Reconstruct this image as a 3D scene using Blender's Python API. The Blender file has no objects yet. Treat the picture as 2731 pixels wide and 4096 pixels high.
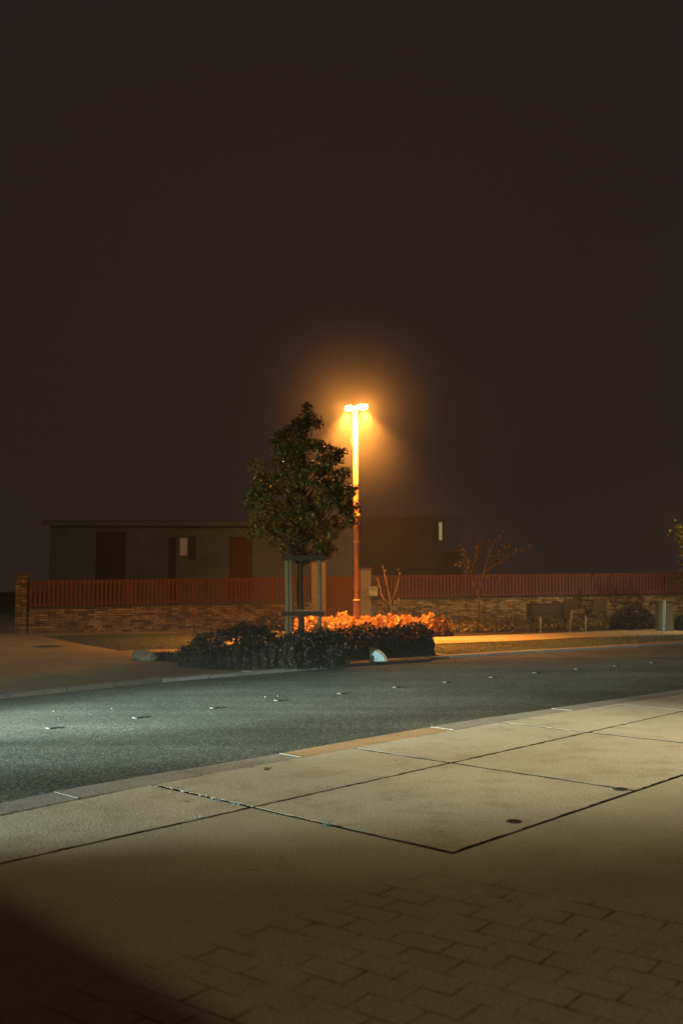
import bpy, bmesh, math, random
import numpy as np
from mathutils import Vector, Matrix, noise as mnoise
random.seed(7); rng = np.random.default_rng(7)
scn = bpy.context.scene
C = bpy.data.collections.new("street"); scn.collection.children.link(C)

# ------------------------------------------------------------------ camera
F = 3857.6; CX, CY = 1365.5, 2048.0; HZ = 2351.0; CH = 1.6
PITCH = math.atan((HZ - CY) / F)
cam_d = bpy.data.cameras.new("camera"); cam = bpy.data.objects.new("camera", cam_d); scn.collection.objects.link(cam)
cam.location = (0, 0, CH); cam.rotation_euler = (math.radians(90) + PITCH, 0, 0)
cam_d.sensor_fit = 'VERTICAL'; cam_d.sensor_height = 36; cam_d.lens = 36 * F / 4096
cam_d.clip_end = 2000; cam_d.clip_start = 0.05
cam_d.dof.use_dof = True; cam_d.dof.focus_distance = 11.0; cam_d.dof.aperture_fstop = 1.7
scn.camera = cam

# ------------------------------------------------------------------ night sky glow
w = bpy.data.worlds.new("World"); scn.world = w; w.use_nodes = True
nt = w.node_tree; bg = nt.nodes['Background']
bg.inputs[0].default_value = (0.0182, 0.0124, 0.0112, 1); bg.inputs[1].default_value = 1.0
scn.view_settings.view_transform = 'Standard'; scn.view_settings.look = 'None'
scn.view_settings.exposure = 0; scn.view_settings.gamma = 1
scn.cycles.use_denoising = True
scn.cycles.max_bounces = 4; scn.cycles.volume_bounces = 0
scn.cycles.diffuse_bounces = 2; scn.cycles.sample_clamp_indirect = 3

# ------------------------------------------------------------------ lamps outside the frame
def lamp(name, kind, loc, energy, color, size=0.1, target=None, angle=None, blend=0.5, flat=1.0):
    d = bpy.data.lights.new(name, kind); o = bpy.data.objects.new(name, d); scn.collection.objects.link(o)
    o.location = loc; d.energy = energy; d.color = color; d.shadow_soft_size = size
    if target is not None:
        o.rotation_euler = (Vector(target) - Vector(loc)).to_track_quat('-Z', 'Y').to_euler()
    o.scale = (1, flat, 1)
    if angle: d.spot_size = math.radians(angle); d.spot_blend = blend
    return o
COOL = (0.82, 1.0, 0.87)
# headlights of a car waiting by the kerb, out of frame on the left (flat low beam, then added fill beams)
lamp("headlight_and_fill", 'SPOT', (-9.8, 4.6, 1.0), 8000, COOL, 0.05, (2.65, 13.0, -1.0), 52, 0.45, 0.34)
lamp("headlight_and_fill", 'SPOT', (-10.4, 6.0, 1.0), 25000, COOL, 0.05, (6.5, 19.0, -.6), 44, 0.6, 0.34)
lamp("headlight_and_fill", 'SPOT', (-10.4, 6.0, 1.05), 4300, (1.0, 1.0, 0.70), 0.05, (-2.0, 24.0, 2.2), 24, 0.8)  # added fill that lights the stakes and the tree crown
lamp("headlight_and_fill", 'SPOT', (-10.4, 6.0, 1.1), 40000, COOL, 0.05, (10.0, 24.0, -1.5), 24, 0.8, 0.34)  # added narrow beam to brighten the far right of the road
# street lamp behind the camera: an added building there shades the lower left
lamp("street_and_fill_light", 'SPOT', (8.0, -5.6, 7.5), 1350, (1.0, 0.90, 0.47), 0.10, (0.0, 9.5, 0.0), 100, 0.7)
# street lamp out of frame on the right
lamp("street_and_fill_light", 'SPOT', (7.0, 9.5, 7.0), 2950, (1.0, 0.89, 0.54), 0.12, (1.6, 10.5, 0.0), 64, 1.0)
# across the road, out of frame: added wall light right, warm light left
lamp("street_and_fill_light", 'SPOT', (17.0, 33.0, 7.5), 3800, (1.0, 0.66, 0.26), 0.12, (11.5, 37.6, 0.0), 84, 1.0)  # added to brighten the right wall, no lamp known there
lamp("street_and_fill_light", 'SPOT', (-16.0, 24.0, 7.5), 760, (1.0, 0.76, 0.30), 0.12, (-8.0, 26.0, 0.0), 125, 0.9)

# ------------------------------------------------------------------ helpers
def R(px, py):
    x = (px - CX) / F; y = -(py - CY) / F
    return Vector((x, math.cos(PITCH) - y * math.sin(PITCH), math.sin(PITCH) + y * math.cos(PITCH)))
def G(px, py, z=0.0):            # where the photo's pixel meets level z
    d = R(px, py); t = (z - CH) / d.z
    return Vector((d.x * t, d.y * t, z))
def V(px, py, Y):                # where it meets the upright plane at distance Y
    d = R(px, py); t = Y / d.y
    return Vector((d.x * t, Y, CH + d.z * t))

def nodes(name, base, rough=0.8, spec=0.3):
    m = bpy.data.materials.new(name); m.use_nodes = True
    n = m.node_tree.nodes; l = m.node_tree.links; b = n['Principled BSDF']
    b.inputs['Base Color'].default_value = (*base, 1); b.inputs['Roughness'].default_value = rough
    b.inputs['Specular IOR Level'].default_value = spec
    return m, n, l, b
def tex(n, kind, coord, **k):
    t = n.new(kind)
    for a, v in k.items():
        if a in t.inputs: t.inputs[a].default_value = v
        else: setattr(t, a, v)
    return t
def coords(n, l, scale=(1, 1, 1), rot=(0, 0, 0), src='Object'):
    tc = n.new('ShaderNodeTexCoord'); mp = n.new('ShaderNodeMapping')
    mp.inputs['Scale'].default_value = scale; mp.inputs['Rotation'].default_value = rot
    l.new(tc.outputs[src], mp.inputs['Vector']); return mp.outputs['Vector']
def noise(n, l, vec, scale, detail=4, rough=0.6):
    t = n.new('ShaderNodeTexNoise'); t.inputs['Scale'].default_value = scale
    t.inputs['Detail'].default_value = detail; t.inputs['Roughness'].default_value = rough
    l.new(vec, t.inputs['Vector']); return t.outputs['Fac']
def ramp(n, l, fac, stops):
    r = n.new('ShaderNodeValToRGB'); e = r.color_ramp.elements
    while len(e) < len(stops): e.new(0.5)
    for i, (p, c) in enumerate(stops):
        e[i].position = p; e[i].color = (*c, 1) if len(c) == 3 else c
    l.new(fac, r.inputs['Fac']); return r.outputs['Color']
def mix(n, l, a, b, fac=None, mode='MIX', f=0.5):
    m = n.new('ShaderNodeMix'); m.data_type = 'RGBA'; m.blend_type = mode
    m.inputs[0].default_value = f
    if fac is not None: l.new(fac, m.inputs[0])
    for i, s in ((6, a), (7, b)):
        if isinstance(s, tuple): m.inputs[i].default_value = (*s, 1)
        else: l.new(s, m.inputs[i])
    return m.outputs[2]
def bump(n, l, b, h, strength=0.5, dist=0.01, prev=None):
    u = n.new('ShaderNodeBump'); u.inputs['Strength'].default_value = strength; u.inputs['Distance'].default_value = dist
    l.new(h, u.inputs['Height'])
    if prev: l.new(prev, u.inputs['Normal'])
    l.new(u.outputs['Normal'], b.inputs['Normal']); return u.outputs['Normal']
def simple(name, c0, c1, scale=6, rough=0.8, spec=0.3, bstr=0.3, bdist=0.01, bscale=60):
    m, n, l, b = nodes(name, c0, rough, spec)
    v = coords(n, l); f = noise(n, l, v, scale)
    l.new(ramp(n, l, f, [(0.3, c0), (0.7, c1)]), b.inputs['Base Color'])
    if bstr: bump(n, l, b, noise(n, l, v, bscale, 3), bstr, bdist)
    return m

# --- materials
def m_asphalt():
    m, n, l, b = nodes("asphalt", (0.07, 0.07, 0.068), 0.95, 0.15)
    v = coords(n, l)
    big = ramp(n, l, noise(n, l, v, 0.5, 5), [(0.3, (0.052, 0.060, 0.054)), (0.7, (0.088, 0.098, 0.089))])
    vo = n.new('ShaderNodeTexVoronoi'); vo.inputs['Scale'].default_value = 75; l.new(v, vo.inputs['Vector'])
    sp = n.new('ShaderNodeSeparateColor'); l.new(vo.outputs['Color'], sp.inputs[0])
    stone = ramp(n, l, sp.outputs[0], [(0.0, (0.45, 0.45, 0.45)), (0.7, (1, 1, 1)), (0.93, (2.6, 2.6, 2.5))])
    c = mix(n, l, big, stone, mode='MULTIPLY', f=1.0)
    wear = ramp(n, l, noise(n, l, v, 1.6, 5, 0.75), [(0.34, (0.72, 0.71, 0.69)), (0.48, (1, 1, 1))])
    c = mix(n, l, c, wear, mode='MULTIPLY', f=0.6)
    # long tyre-polished lanes, strengthened to paint in the beam's bright stripe
    v2 = coords(n, l, (0.05, 1.2, 1), (0, 0, math.radians(-46)))
    lane_tone = ramp(n, l, noise(n, l, v2, 0.9, 1), [(0.35, (0.78, 0.78, 0.78)), (0.65, (1.2, 1.2, 1.2))])
    c = mix(n, l, c, lane_tone, mode='MULTIPLY', f=1.0)
    l.new(c, b.inputs['Base Color'])
    p = bump(n, l, b, vo.outputs['Distance'], 0.55, 0.008)
    bump(n, l, b, noise(n, l, v, 22, 3), 0.35, 0.012, p)
    return m
def m_concrete(name, c0, c1, grain=55, dirt=(0.55, 0.5, 0.42), bs=0.5, line=False):
    m, n, l, b = nodes(name, c0, 0.88, 0.25)
    v = coords(n, l)
    big = ramp(n, l, noise(n, l, v, 0.7, 6), [(0.3, c0), (0.7, c1)])
    sp = ramp(n, l, noise(n, l, v, grain, 2, 0.8), [(0.32, (0.62, 0.6, 0.56)), (0.5, (1, 1, 1)), (0.7, (1.35, 1.33, 1.28))])
    c = mix(n, l, big, sp, mode='MULTIPLY', f=1.0)
    st = ramp(n, l, noise(n, l, v, 2.3, 6, 0.7), [(0.36, dirt), (0.5, (1, 1, 1))])
    c = mix(n, l, c, st, mode='MULTIPLY', f=0.42)
    gum = n.new('ShaderNodeTexVoronoi'); gum.inputs['Scale'].default_value = 1.7; l.new(v, gum.inputs['Vector'])
    c = mix(n, l, c, ramp(n, l, gum.outputs['Distance'], [(0.022, (0.45, 0.42, 0.38)), (0.045, (1, 1, 1))]), mode='MULTIPLY', f=1.0)
    l.new(c, b.inputs['Base Color'])
    p = bump(n, l, b, noise(n, l, v, grain * 0.8, 3, 0.7), bs, 0.008)
    bump(n, l, b, noise(n, l, v, 5, 3), 0.25, 0.02, p)
    return m
def m_forecourt():
    # worn paving: bricks show through a skin of dirt and mortar
    m, n, l, b = nodes("forecourt_paving", (0.2, 0.17, 0.12), 0.9, 0.2)
    v = coords(n, l)
    vr = coords(n, l, (1, 1, 1), (0, 0, math.radians(37)))
    br = n.new('ShaderNodeTexBrick'); l.new(vr, br.inputs['Vector'])
    br.inputs['Scale'].default_value = 1.0; br.inputs['Brick Width'].default_value = 0.27; br.inputs['Row Height'].default_value = 0.17
    br.inputs['Mortar Size'].default_value = 0.008; br.inputs['Mortar Smooth'].default_value = 0.6
    br.inputs['Color1'].default_value = (0.37, 0.335, 0.27, 1); br.inputs['Color2'].default_value = (0.335, 0.30, 0.24, 1)
    br.inputs['Mortar'].default_value = (0.075, 0.068, 0.052, 1)
    plain = ramp(n, l, noise(n, l, v, 1.1, 6), [(0.3, (0.33, 0.30, 0.24)), (0.7, (0.43, 0.39, 0.315))])
    # pavers only in the near corner
    dt = n.new('ShaderNodeVectorMath'); dt.operation = 'DOT_PRODUCT'; l.new(v, dt.inputs[0]); dt.inputs[1].default_value = (.588, .809, 0)
    a1 = n.new('ShaderNodeMapRange'); a1.inputs[1].default_value = 4.95; a1.inputs[2].default_value = 4.80; l.new(dt.outputs['Value'], a1.inputs[0])
    d2 = n.new('ShaderNodeVectorMath'); d2.operation = 'DOT_PRODUCT'; l.new(v, d2.inputs[0]); d2.inputs[1].default_value = (.735, -.678, 0)
    a2 = n.new('ShaderNodeMapRange'); a2.inputs[1].default_value = -3.56; a2.inputs[2].default_value = -3.42; l.new(d2.outputs['Value'], a2.inputs[0])
    am = n.new('ShaderNodeMath'); am.operation = 'MULTIPLY'; l.new(a1.outputs[0], am.inputs[0]); l.new(a2.outputs[0], am.inputs[1]); a1 = am
    gap = ramp(n, l, noise(n, l, v, 2.6, 5, 0.7), [(0.40, (.0, .0, .0)), (0.60, (.95, .95, .95))])
    k = n.new('ShaderNodeMath'); k.operation = 'MULTIPLY'; l.new(a1.outputs[0], k.inputs[0]); l.new(gap, k.inputs[1])
    c = mix(n, l, plain, br.outputs['Color'], k.outputs[0])
    sp = ramp(n, l, noise(n, l, v, 60, 2, 0.8), [(0.3, (0.7, 0.7, 0.68)), (0.7, (1.25, 1.25, 1.22))])
    c = mix(n, l, c, sp, mode='MULTIPLY', f=1.0)
    spot = ramp(n, l, noise(n, l, v, 5.0, 5, 0.7), [(0.27, (0.3, 0.28, 0.25)), (0.36, (1, 1, 1))])
    c = mix(n, l, c, spot, mode='MULTIPLY', f=0.9)
    l.new(c, b.inputs['Base Color'])
    hh = mix(n, l, (1, 1, 1), br.outputs['Color'], k.outputs[0])
    p = bump(n, l, b, hh, 0.4, 0.01)
    bump(n, l, b, noise(n, l, v, 45, 3), 0.4, 0.006, p)
    return m
def m_wall():
    m, n, l, b = nodes("stone_courses", (0.3, 0.25, 0.18), 0.9, 0.2)
    tc = n.new('ShaderNodeTexCoord'); s = n.new('ShaderNodeSeparateXYZ'); l.new(tc.outputs['Object'], s.inputs[0])
    cb = n.new('ShaderNodeCombineXYZ'); l.new(s.outputs['X'], cb.inputs['X']); l.new(s.outputs['Z'], cb.inputs['Y'])
    br = n.new('ShaderNodeTexBrick'); l.new(cb.outputs[0], br.inputs['Vector'])
    br.inputs['Scale'].default_value = 1; br.inputs['Brick Width'].default_value = 0.34; br.inputs['Row Height'].default_value = 0.085
    br.inputs['Mortar Size'].default_value = 0.012; br.offset = 0.37
    br.inputs['Color1'].default_value = (0.13, 0.10, 0.07, 1); br.inputs['Color2'].default_value = (0.50, 0.40, 0.27, 1)
    br.inputs['Mortar'].default_value = (0.06, 0.05, 0.04, 1)
    f = noise(n, l, tc.outputs['Object'], 3.5, 4)
    c = mix(n, l, br.outputs['Color'], ramp(n, l, f, [(0.35, (0.55, 0.52, 0.5)), (0.65, (1.3, 1.25, 1.15))]), mode='MULTIPLY', f=1.0)
    l.new(c, b.inputs['Base Color'])
    iv = n.new('ShaderNodeMath'); iv.operation = 'SUBTRACT'; iv.inputs[0].default_value = 1; l.new(br.outputs['Fac'], iv.inputs[1])
    p = bump(n, l, b, iv.outputs[0], 0.8, 0.03)
    bump(n, l, b, noise(n, l, tc.outputs['Object'], 14, 4), 0.6, 0.04, p)
    return m
def m_leaf(name, c0, c1, rough=0.45, spec=0.5, trans=0.25):
    m, n, l, b = nodes(name, c0, rough, spec)
    g = n.new('ShaderNodeNewGeometry')
    c = ramp(n, l, g.outputs['Random Per Island'], [(0.0, c0), (1.0, c1)])
    l.new(c, b.inputs['Base Color'])
    if trans:
        t = n.new('ShaderNodeBsdfTranslucent'); l.new(c, t.inputs['Color'])
        ms = n.new('ShaderNodeMixShader'); ms.inputs[0].default_value = trans
        l.new(b.outputs[0], ms.inputs[1]); l.new(t.outputs[0], ms.inputs[2])
        l.new(ms.outputs[0], n['Material Output'].inputs['Surface'])
    return m
def m_emit(name, col, strength):
    m, n, l, b = nodes(name, (0.8, 0.8, 0.8), 0.3)
    b.inputs['Emission Color'].default_value = (*col, 1); b.inputs['Emission Strength'].default_value = strength
    return m
M = dict(
    asphalt=m_asphalt(),
    slab=m_concrete("concrete_slab", (0.36, 0.33, 0.27), (0.46, 0.42, 0.345)),
    kerb=m_concrete("kerb_stone", (0.22, 0.21, 0.2), (0.3, 0.285, 0.265), 40),
    kerb_rust=m_concrete("rust_stained_kerb_stone", (0.36, 0.235, 0.13), (0.44, 0.30, 0.18), 40),
    mortar=simple("mortar", (0.15, 0.15, 0.14), (0.26, 0.26, 0.24), 20),
    forecourt=m_forecourt(),
    farpave=m_concrete("far_paving", (0.25, 0.2, 0.11), (0.33, 0.27, 0.15), 30),
    path=m_concrete("path_paving", (0.26, 0.23, 0.17), (0.33, 0.29, 0.22), 30),
    black_fill=simple("joint_soil_and_core", (0.006, 0.006, 0.005), (0.018, 0.018, 0.012), 8, 0.95, 0.1),
    soil=simple("soil", (0.03, 0.024, 0.018), (0.06, 0.048, 0.034), 8, 0.95, 0.1, 0.8, 0.03, 25),
    turf=simple("turf_soil", (0.05, 0.055, 0.025), (0.09, 0.095, 0.045), 5, 0.95, 0.1, 0.8, 0.03, 30),
    wall=m_wall(),
    pillar=simple("pillar_stone", (0.3, 0.24, 0.16), (0.42, 0.34, 0.23), 9, 0.9, 0.2, 0.6, 0.03, 12),
    cap=simple("wall_cap", (0.1, 0.08, 0.06), (0.16, 0.13, 0.1), 9, 0.9),
    fence=simple("red_brown_paint", (0.12, 0.036, 0.045), (0.17, 0.05, 0.065), 6, 0.6, 0.4, 0.2, 0.003, 90),
    gate=simple("red_gate_paint", (0.15, 0.035, 0.022), (0.2, 0.05, 0.03), 4, 0.6, 0.4, 0.2, 0.003, 90),
    render=simple("wall_render", (0.13, 0.20, 0.30), (0.18, 0.27, 0.38), 1.2, 0.95, 0.1, 0.3, 0.01, 40),
    dark_render=simple("dark_render", (0.15, 0.27, 0.44), (0.18, 0.30, 0.48), 1.2, 0.95, 0.1),
    roof=simple("roof_felt", (0.06, 0.05, 0.045), (0.10, 0.085, 0.07), 2, 0.9),
    door=simple("dark_door_paint", (0.05, 0.07, 0.09), (0.07, 0.09, 0.11), 3, 0.6),
    door_red=simple("maroon_door_paint", (0.10, 0.035, 0.025), (0.13, 0.045, 0.03), 3, 0.6),
    pole=simple("pole_paint", (0.34, 0.16, 0.08), (0.44, 0.21, 0.10), 5, 0.5, 0.4, 0.1, 0.002, 60),
    lantern=simple("lantern_housing", (0.45, 0.44, 0.42), (0.55, 0.54, 0.52), 5, 0.5),
    glow=m_emit("lantern_glass", (1.0, 0.80, 0.52), 14),
    bark=simple("bark", (0.06, 0.045, 0.03), (0.12, 0.09, 0.06), 20, 0.9, 0.2, 0.8, 0.02, 40),
    stake=simple("weathered_timber", (0.2, 0.2, 0.15), (0.32, 0.31, 0.24), 12, 0.85, 0.2, 0.5, 0.01, 50),
    batten=simple("dark_timber", (0.045, 0.043, 0.03), (0.085, 0.08, 0.055), 12, 0.85, 0.2),
    leaf_tree=m_leaf("tree_leaf", (0.06, 0.068, 0.022), (0.17, 0.165, 0.05), 0.38, 0.6, 0.2),
    leaf_hedge=m_leaf("hedge_leaf", (0.014, 0.011, 0.007), (0.04, 0.034, 0.02), 0.55, 0.3, 0.1),
    leaf_red=m_leaf("reddish_leaf", (0.10, 0.04, 0.02), (0.2, 0.08, 0.035), 0.5, 0.4, 0.2),
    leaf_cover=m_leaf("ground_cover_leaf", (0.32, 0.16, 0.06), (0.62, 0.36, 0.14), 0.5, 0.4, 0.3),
    leaf_olive=m_leaf("olive_leaf", (0.10, 0.085, 0.03), (0.22, 0.18, 0.06), 0.55, 0.3, 0.2),
    moss=m_leaf("dark_moss", (0.02, 0.03, 0.018), (0.06, 0.075, 0.05), 0.9, 0.1, 0),
    grass=m_leaf("grass_blade", (0.07, 0.09, 0.03), (0.17, 0.19, 0.07), 0.6, 0.3, 0.2),
    tuft=m_leaf("weed_blade", (0.10, 0.20, 0.22), (0.2, 0.36, 0.42), 0.5, 0.4, 0.2),
    boulder=simple("grey_stone", (0.09, 0.10, 0.09), (0.26, 0.27, 0.25), 9, 0.9, 0.2, 0.9, 0.05, 9),
    white=simple("pale_blue_plastic", (0.26, 0.40, 0.46), (0.34, 0.48, 0.54), 3, 0.45, 0.5, 0),
    tan=simple("tan_edging", (0.3, 0.2, 0.12), (0.36, 0.25, 0.15), 3, 0.6),
    post=simple("grey_blue_post_paint", (0.22, 0.3, 0.32), (0.3, 0.38, 0.4), 5, 0.6),
    cabinet=simple("cabinet_paint", (0.07, 0.075, 0.05), (0.1, 0.1, 0.07), 5, 0.6),
    bench=simple("dark_bench_timber", (0.05, 0.04, 0.03), (0.08, 0.065, 0.05), 12, 0.7),
    letter=simple("cream_letterbox_paint", (0.6, 0.52, 0.3), (0.7, 0.62, 0.38), 5, 0.4),
    stud=simple("stud_casing", (0.03, 0.03, 0.03), (0.045, 0.045, 0.045), 20, 0.8),
    reflector=simple("stud_reflector", (0.07, 0.08, 0.08), (0.11, 0.12, 0.12), 20, 0.2, 0.8, 0),
    iron=simple("cast_iron", (0.035, 0.034, 0.032), (0.06, 0.056, 0.05), 20, 0.6),
    pebble=simple("pebble", (0.26, 0.25, 0.22), (0.5, 0.48, 0.42), 20, 0.8),
    litter=simple("dead_leaf", (0.16, 0.09, 0.05), (0.24, 0.14, 0.08), 20, 0.8),
    curtain=m_emit("dim_curtain", (0.50, 0.46, 0.38), 0.045),
    litpane=m_emit("lit_pane", (0.62, 0.56, 0.26), 0.32),
)

class MB:
    def __init__(s): s.bm = bmesh.new()
    def box(s, c, size, rz=0.0, rx=0.0, ry=0.0, bevel=0.0, mat=0):
        mt = Matrix.Translation(Vector(c)) @ Matrix.Rotation(rz, 4, 'Z') @ Matrix.Rotation(rx, 4, 'X') @ Matrix.Rotation(ry, 4, 'Y') @ Matrix.Diagonal((*size, 1))
        r = bmesh.ops.create_cube(s.bm, size=1, matrix=mt)
        fs = {f for v in r['verts'] for f in v.link_faces}
        for f in fs: f.material_index = mat
        if bevel:
            es = {e for v in r['verts'] for e in v.link_edges}
            bmesh.ops.bevel(s.bm, geom=list(es), offset=bevel, segments=2, affect='EDGES')
        return s
    def tube(s, pts, rad, seg=10, cap=True):
        rings = []
        for i, p in enumerate(pts):
            p = Vector(p); a = Vector(pts[max(i - 1, 0)]); b = Vector(pts[min(i + 1, len(pts) - 1)])
            t = (b - a).normalized(); x = t.orthogonal().normalized() if abs(t.z) < .99 else Vector((1, 0, 0)); x = (x - t * x.dot(t)).normalized(); y = t.cross(x)
            r = rad[i] if hasattr(rad, '__len__') else rad
            rings.append([s.bm.verts.new(p + (x * math.cos(k * 2 * math.pi / seg) + y * math.sin(k * 2 * math.pi / seg)) * r) for k in range(seg)])
        for A, B in zip(rings, rings[1:]):
            for k in range(seg):
                f = s.bm.faces.new((A[k], A[(k + 1) % seg], B[(k + 1) % seg], B[k])); f.smooth = True
        if cap:
            s.bm.faces.new(rings[0][::-1]); s.bm.faces.new(rings[-1])
        return s
    def poly(s, pts, z=None, mat=0):
        vs = [s.bm.verts.new((p[0], p[1], p[2] if z is None else z)) for p in pts]
        f = s.bm.faces.new(vs); f.normal_update()
        if f.normal.z < 0: f.normal_flip()
        f.material_index = mat
        return f
    def prism(s, pts, z0, z1, mat=0):
        f = s.poly(pts, z1, mat)
        top = list(f.verts); bot = [s.bm.verts.new((v.co.x, v.co.y, z0)) for v in top]
        n = len(top)
        for i in range(n):
            g = s.bm.faces.new((top[i], bot[i], bot[(i + 1) % n], top[(i + 1) % n])); g.material_index = mat
        return s
    def build(s, name, mats, parent=None, loc=(0, 0, 0), rz=0.0):
        bmesh.ops.recalc_face_normals(s.bm, faces=s.bm.faces[:])
        me = bpy.data.meshes.new(name); s.bm.to_mesh(me); s.bm.free()
        for m in (mats if isinstance(mats, (list, tuple)) else [mats]): me.materials.append(M[m])
        o = bpy.data.objects.new(name, me); C.objects.link(o); o.location = loc; o.rotation_euler = (0, 0, rz)
        if parent: o.parent = parent
        return o
def tag(o, label=None, cat=None, group=None, kind=None):
    if label: o['label'] = label
    if cat: o['category'] = cat
    if group: o['group'] = group
    if kind: o['kind'] = kind
    return o
def empty(name, loc, rz, label, cat, group=None):
    o = bpy.data.objects.new(name, None); C.objects.link(o); o.location = loc; o.rotation_euler = (0, 0, rz)
    o.empty_display_size = 0.2
    return tag(o, label, cat, group)
def leaves(name, mat, P, size, parent=None, up=0.0, aspect=0.55, loc=(0, 0, 0), jitter=0.4, fold=0.25):
    """one mesh of small folded leaves centred on the points P (n,3)"""
    P = np.asarray(P, float); n = len(P)
    a = rng.normal(size=(n, 3)); a[:, 2] = a[:, 2] * (1 - up) + up * 0.3; a /= np.linalg.norm(a, axis=1)[:, None]
    b = rng.normal(size=(n, 3)); b -= (a * b).sum(1)[:, None] * a; b /= np.linalg.norm(b, axis=1)[:, None]
    c = np.cross(a, b)
    sz = size * (1 + jitter * (rng.random(n) * 2 - 1))[:, None]
    v = np.empty((n, 4, 3))
    v[:, 0] = P - a * sz * 0.5; v[:, 1] = P + b * sz * aspect * 0.5 + c * sz * fold * .4
    v[:, 2] = P + a * sz * 0.5; v[:, 3] = P - b * sz * aspect * 0.5 + c * sz * fold * .4
    me = bpy.data.meshes.new(name)
    me.vertices.add(n * 4); me.vertices.foreach_set('co', v.reshape(-1))
    q = (np.arange(n) * 4)[:, None]
    idx = np.concatenate([q, q + 1, q + 2, q, q + 2, q + 3], 1).reshape(-1)
    me.loops.add(n * 6); me.loops.foreach_set('vertex_index', idx)
    me.polygons.add(n * 2); me.polygons.foreach_set('loop_start', np.arange(n * 2) * 3)
    me.update(calc_edges=True); me.validate(); me.materials.append(M[mat])
    o = bpy.data.objects.new(name, me); C.objects.link(o); o.location = loc
    if parent: o.parent = parent
    return o
def blades(name, mat, P, hgt, wid=0.006, parent=None, lean=0.4):
    P = np.asarray(P, float); n = len(P)
    an = rng.random(n) * 2 * math.pi; ln = rng.normal(size=(n, 2)) * lean
    h = hgt * (0.5 + rng.random(n))
    d = np.stack([np.cos(an), np.sin(an), 0 * an], 1) * wid
    top = P.copy(); top[:, 0] += ln[:, 0] * h; top[:, 1] += ln[:, 1] * h; top[:, 2] += h
    v = np.stack([P - d, P + d, top], 1)
    me = bpy.data.meshes.new(name)
    me.vertices.add(n * 3); me.vertices.foreach_set('co', v.reshape(-1))
    me.loops.add(n * 3); me.loops.foreach_set('vertex_index', np.arange(n * 3))
    me.polygons.add(n); me.polygons.foreach_set('loop_start', np.arange(n) * 3)
    me.update(calc_edges=True); me.validate(); me.materials.append(M[mat])
    o = bpy.data.objects.new(name, me); C.objects.link(o)
    if parent: o.parent = parent
    return o
def inpoly(x, y, poly):
    r = np.zeros(len(x), bool); n = len(poly)
    for i in range(n):
        x0, y0 = poly[i][:2]; x1, y1 = poly[(i + 1) % n][:2]
        if y0 == y1: continue
        k = ((y0 > y) != (y1 > y)) & (x < (x1 - x0) * (y - y0) / (y1 - y0) + x0); r ^= k
    return r
def scatter(poly, n, z=0.0):
    xs = [p[0] for p in poly]; ys = [p[1] for p in poly]
    x = rng.uniform(min(xs), max(xs), n * 3); y = rng.uniform(min(ys), max(ys), n * 3)
    k = inpoly(x, y, poly); x = x[k][:n]; y = y[k][:n]
    return np.stack([x, y, np.full(len(x), z)], 1)

# ------------------------------------------------------------------ the setting
RZ = -0.04        # level of the carriageway
ground = MB(); ground.poly([(-300, -200), (300, -200), (300, 400), (-300, 400)], -0.12)
tag(ground.build('ground', 'soil'), kind='structure')

far_px = [(0, 2796), (179, 2778), (379, 2758), (598, 2733), (800, 2717), (1000, 2700), (1300, 2675), (1555, 2652), (1785, 2634), (2100, 2614), (2400, 2597), (2731, 2577)]
far_edge = [G(x, y, RZ) for x, y in far_px]
near_px = [(0, 3215), (191, 3172), (446, 3124), (1000, 3034), (1474, 2949), (1858, 2883), (2369, 2810), (2731, 2756)]
near_out = [G(x, y, 0) for x, y in near_px]
kin_px = [(0, 3258), (287, 3200), (446, 3166), (797, 3104), (1391, 2995), (1973, 2891), (2458, 2815), (2731, 2776)]
near_in = [G(x, y, 0) for x, y in kin_px]
def extend(pl, a, b):
    d0 = (pl[0] - pl[2]).normalized(); d1 = (pl[-1] - pl[-3]).normalized()
    return [pl[0] + d0 * a] + pl + [pl[-1] + d1 * b]
far_edge = extend(far_edge, 40, 60); near_out = extend(near_out, 40, 60); near_in = extend(near_in, 40, 60)
def strip(mb, A, B, z0, z1=None, mat=0):
    n = 80
    def samp(pl):
        L = [0]
        for p, q in zip(pl, pl[1:]): L.append(L[-1] + (q - p).length)
        out = []
        for i in range(n + 1):
            t = L[-1] * i / n
            for k in range(len(L) - 1):
                if t <= L[k + 1] + 1e-6: break
            f = (t - L[k]) / (L[k + 1] - L[k]); out.append(pl[k].lerp(pl[k + 1], f))
        return out
    a, b = samp(A), samp(B)
    for i in range(n):
        if z1 is None: mb.poly([a[i], a[i + 1], b[i + 1], b[i]], z0, mat)
        else: mb.prism([a[i], a[i + 1], b[i + 1], b[i]], z0, z1, mat)
rd = MB(); strip(rd, near_out, far_edge, RZ)
tag(rd.build('road', 'asphalt'), kind='structure')

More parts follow.
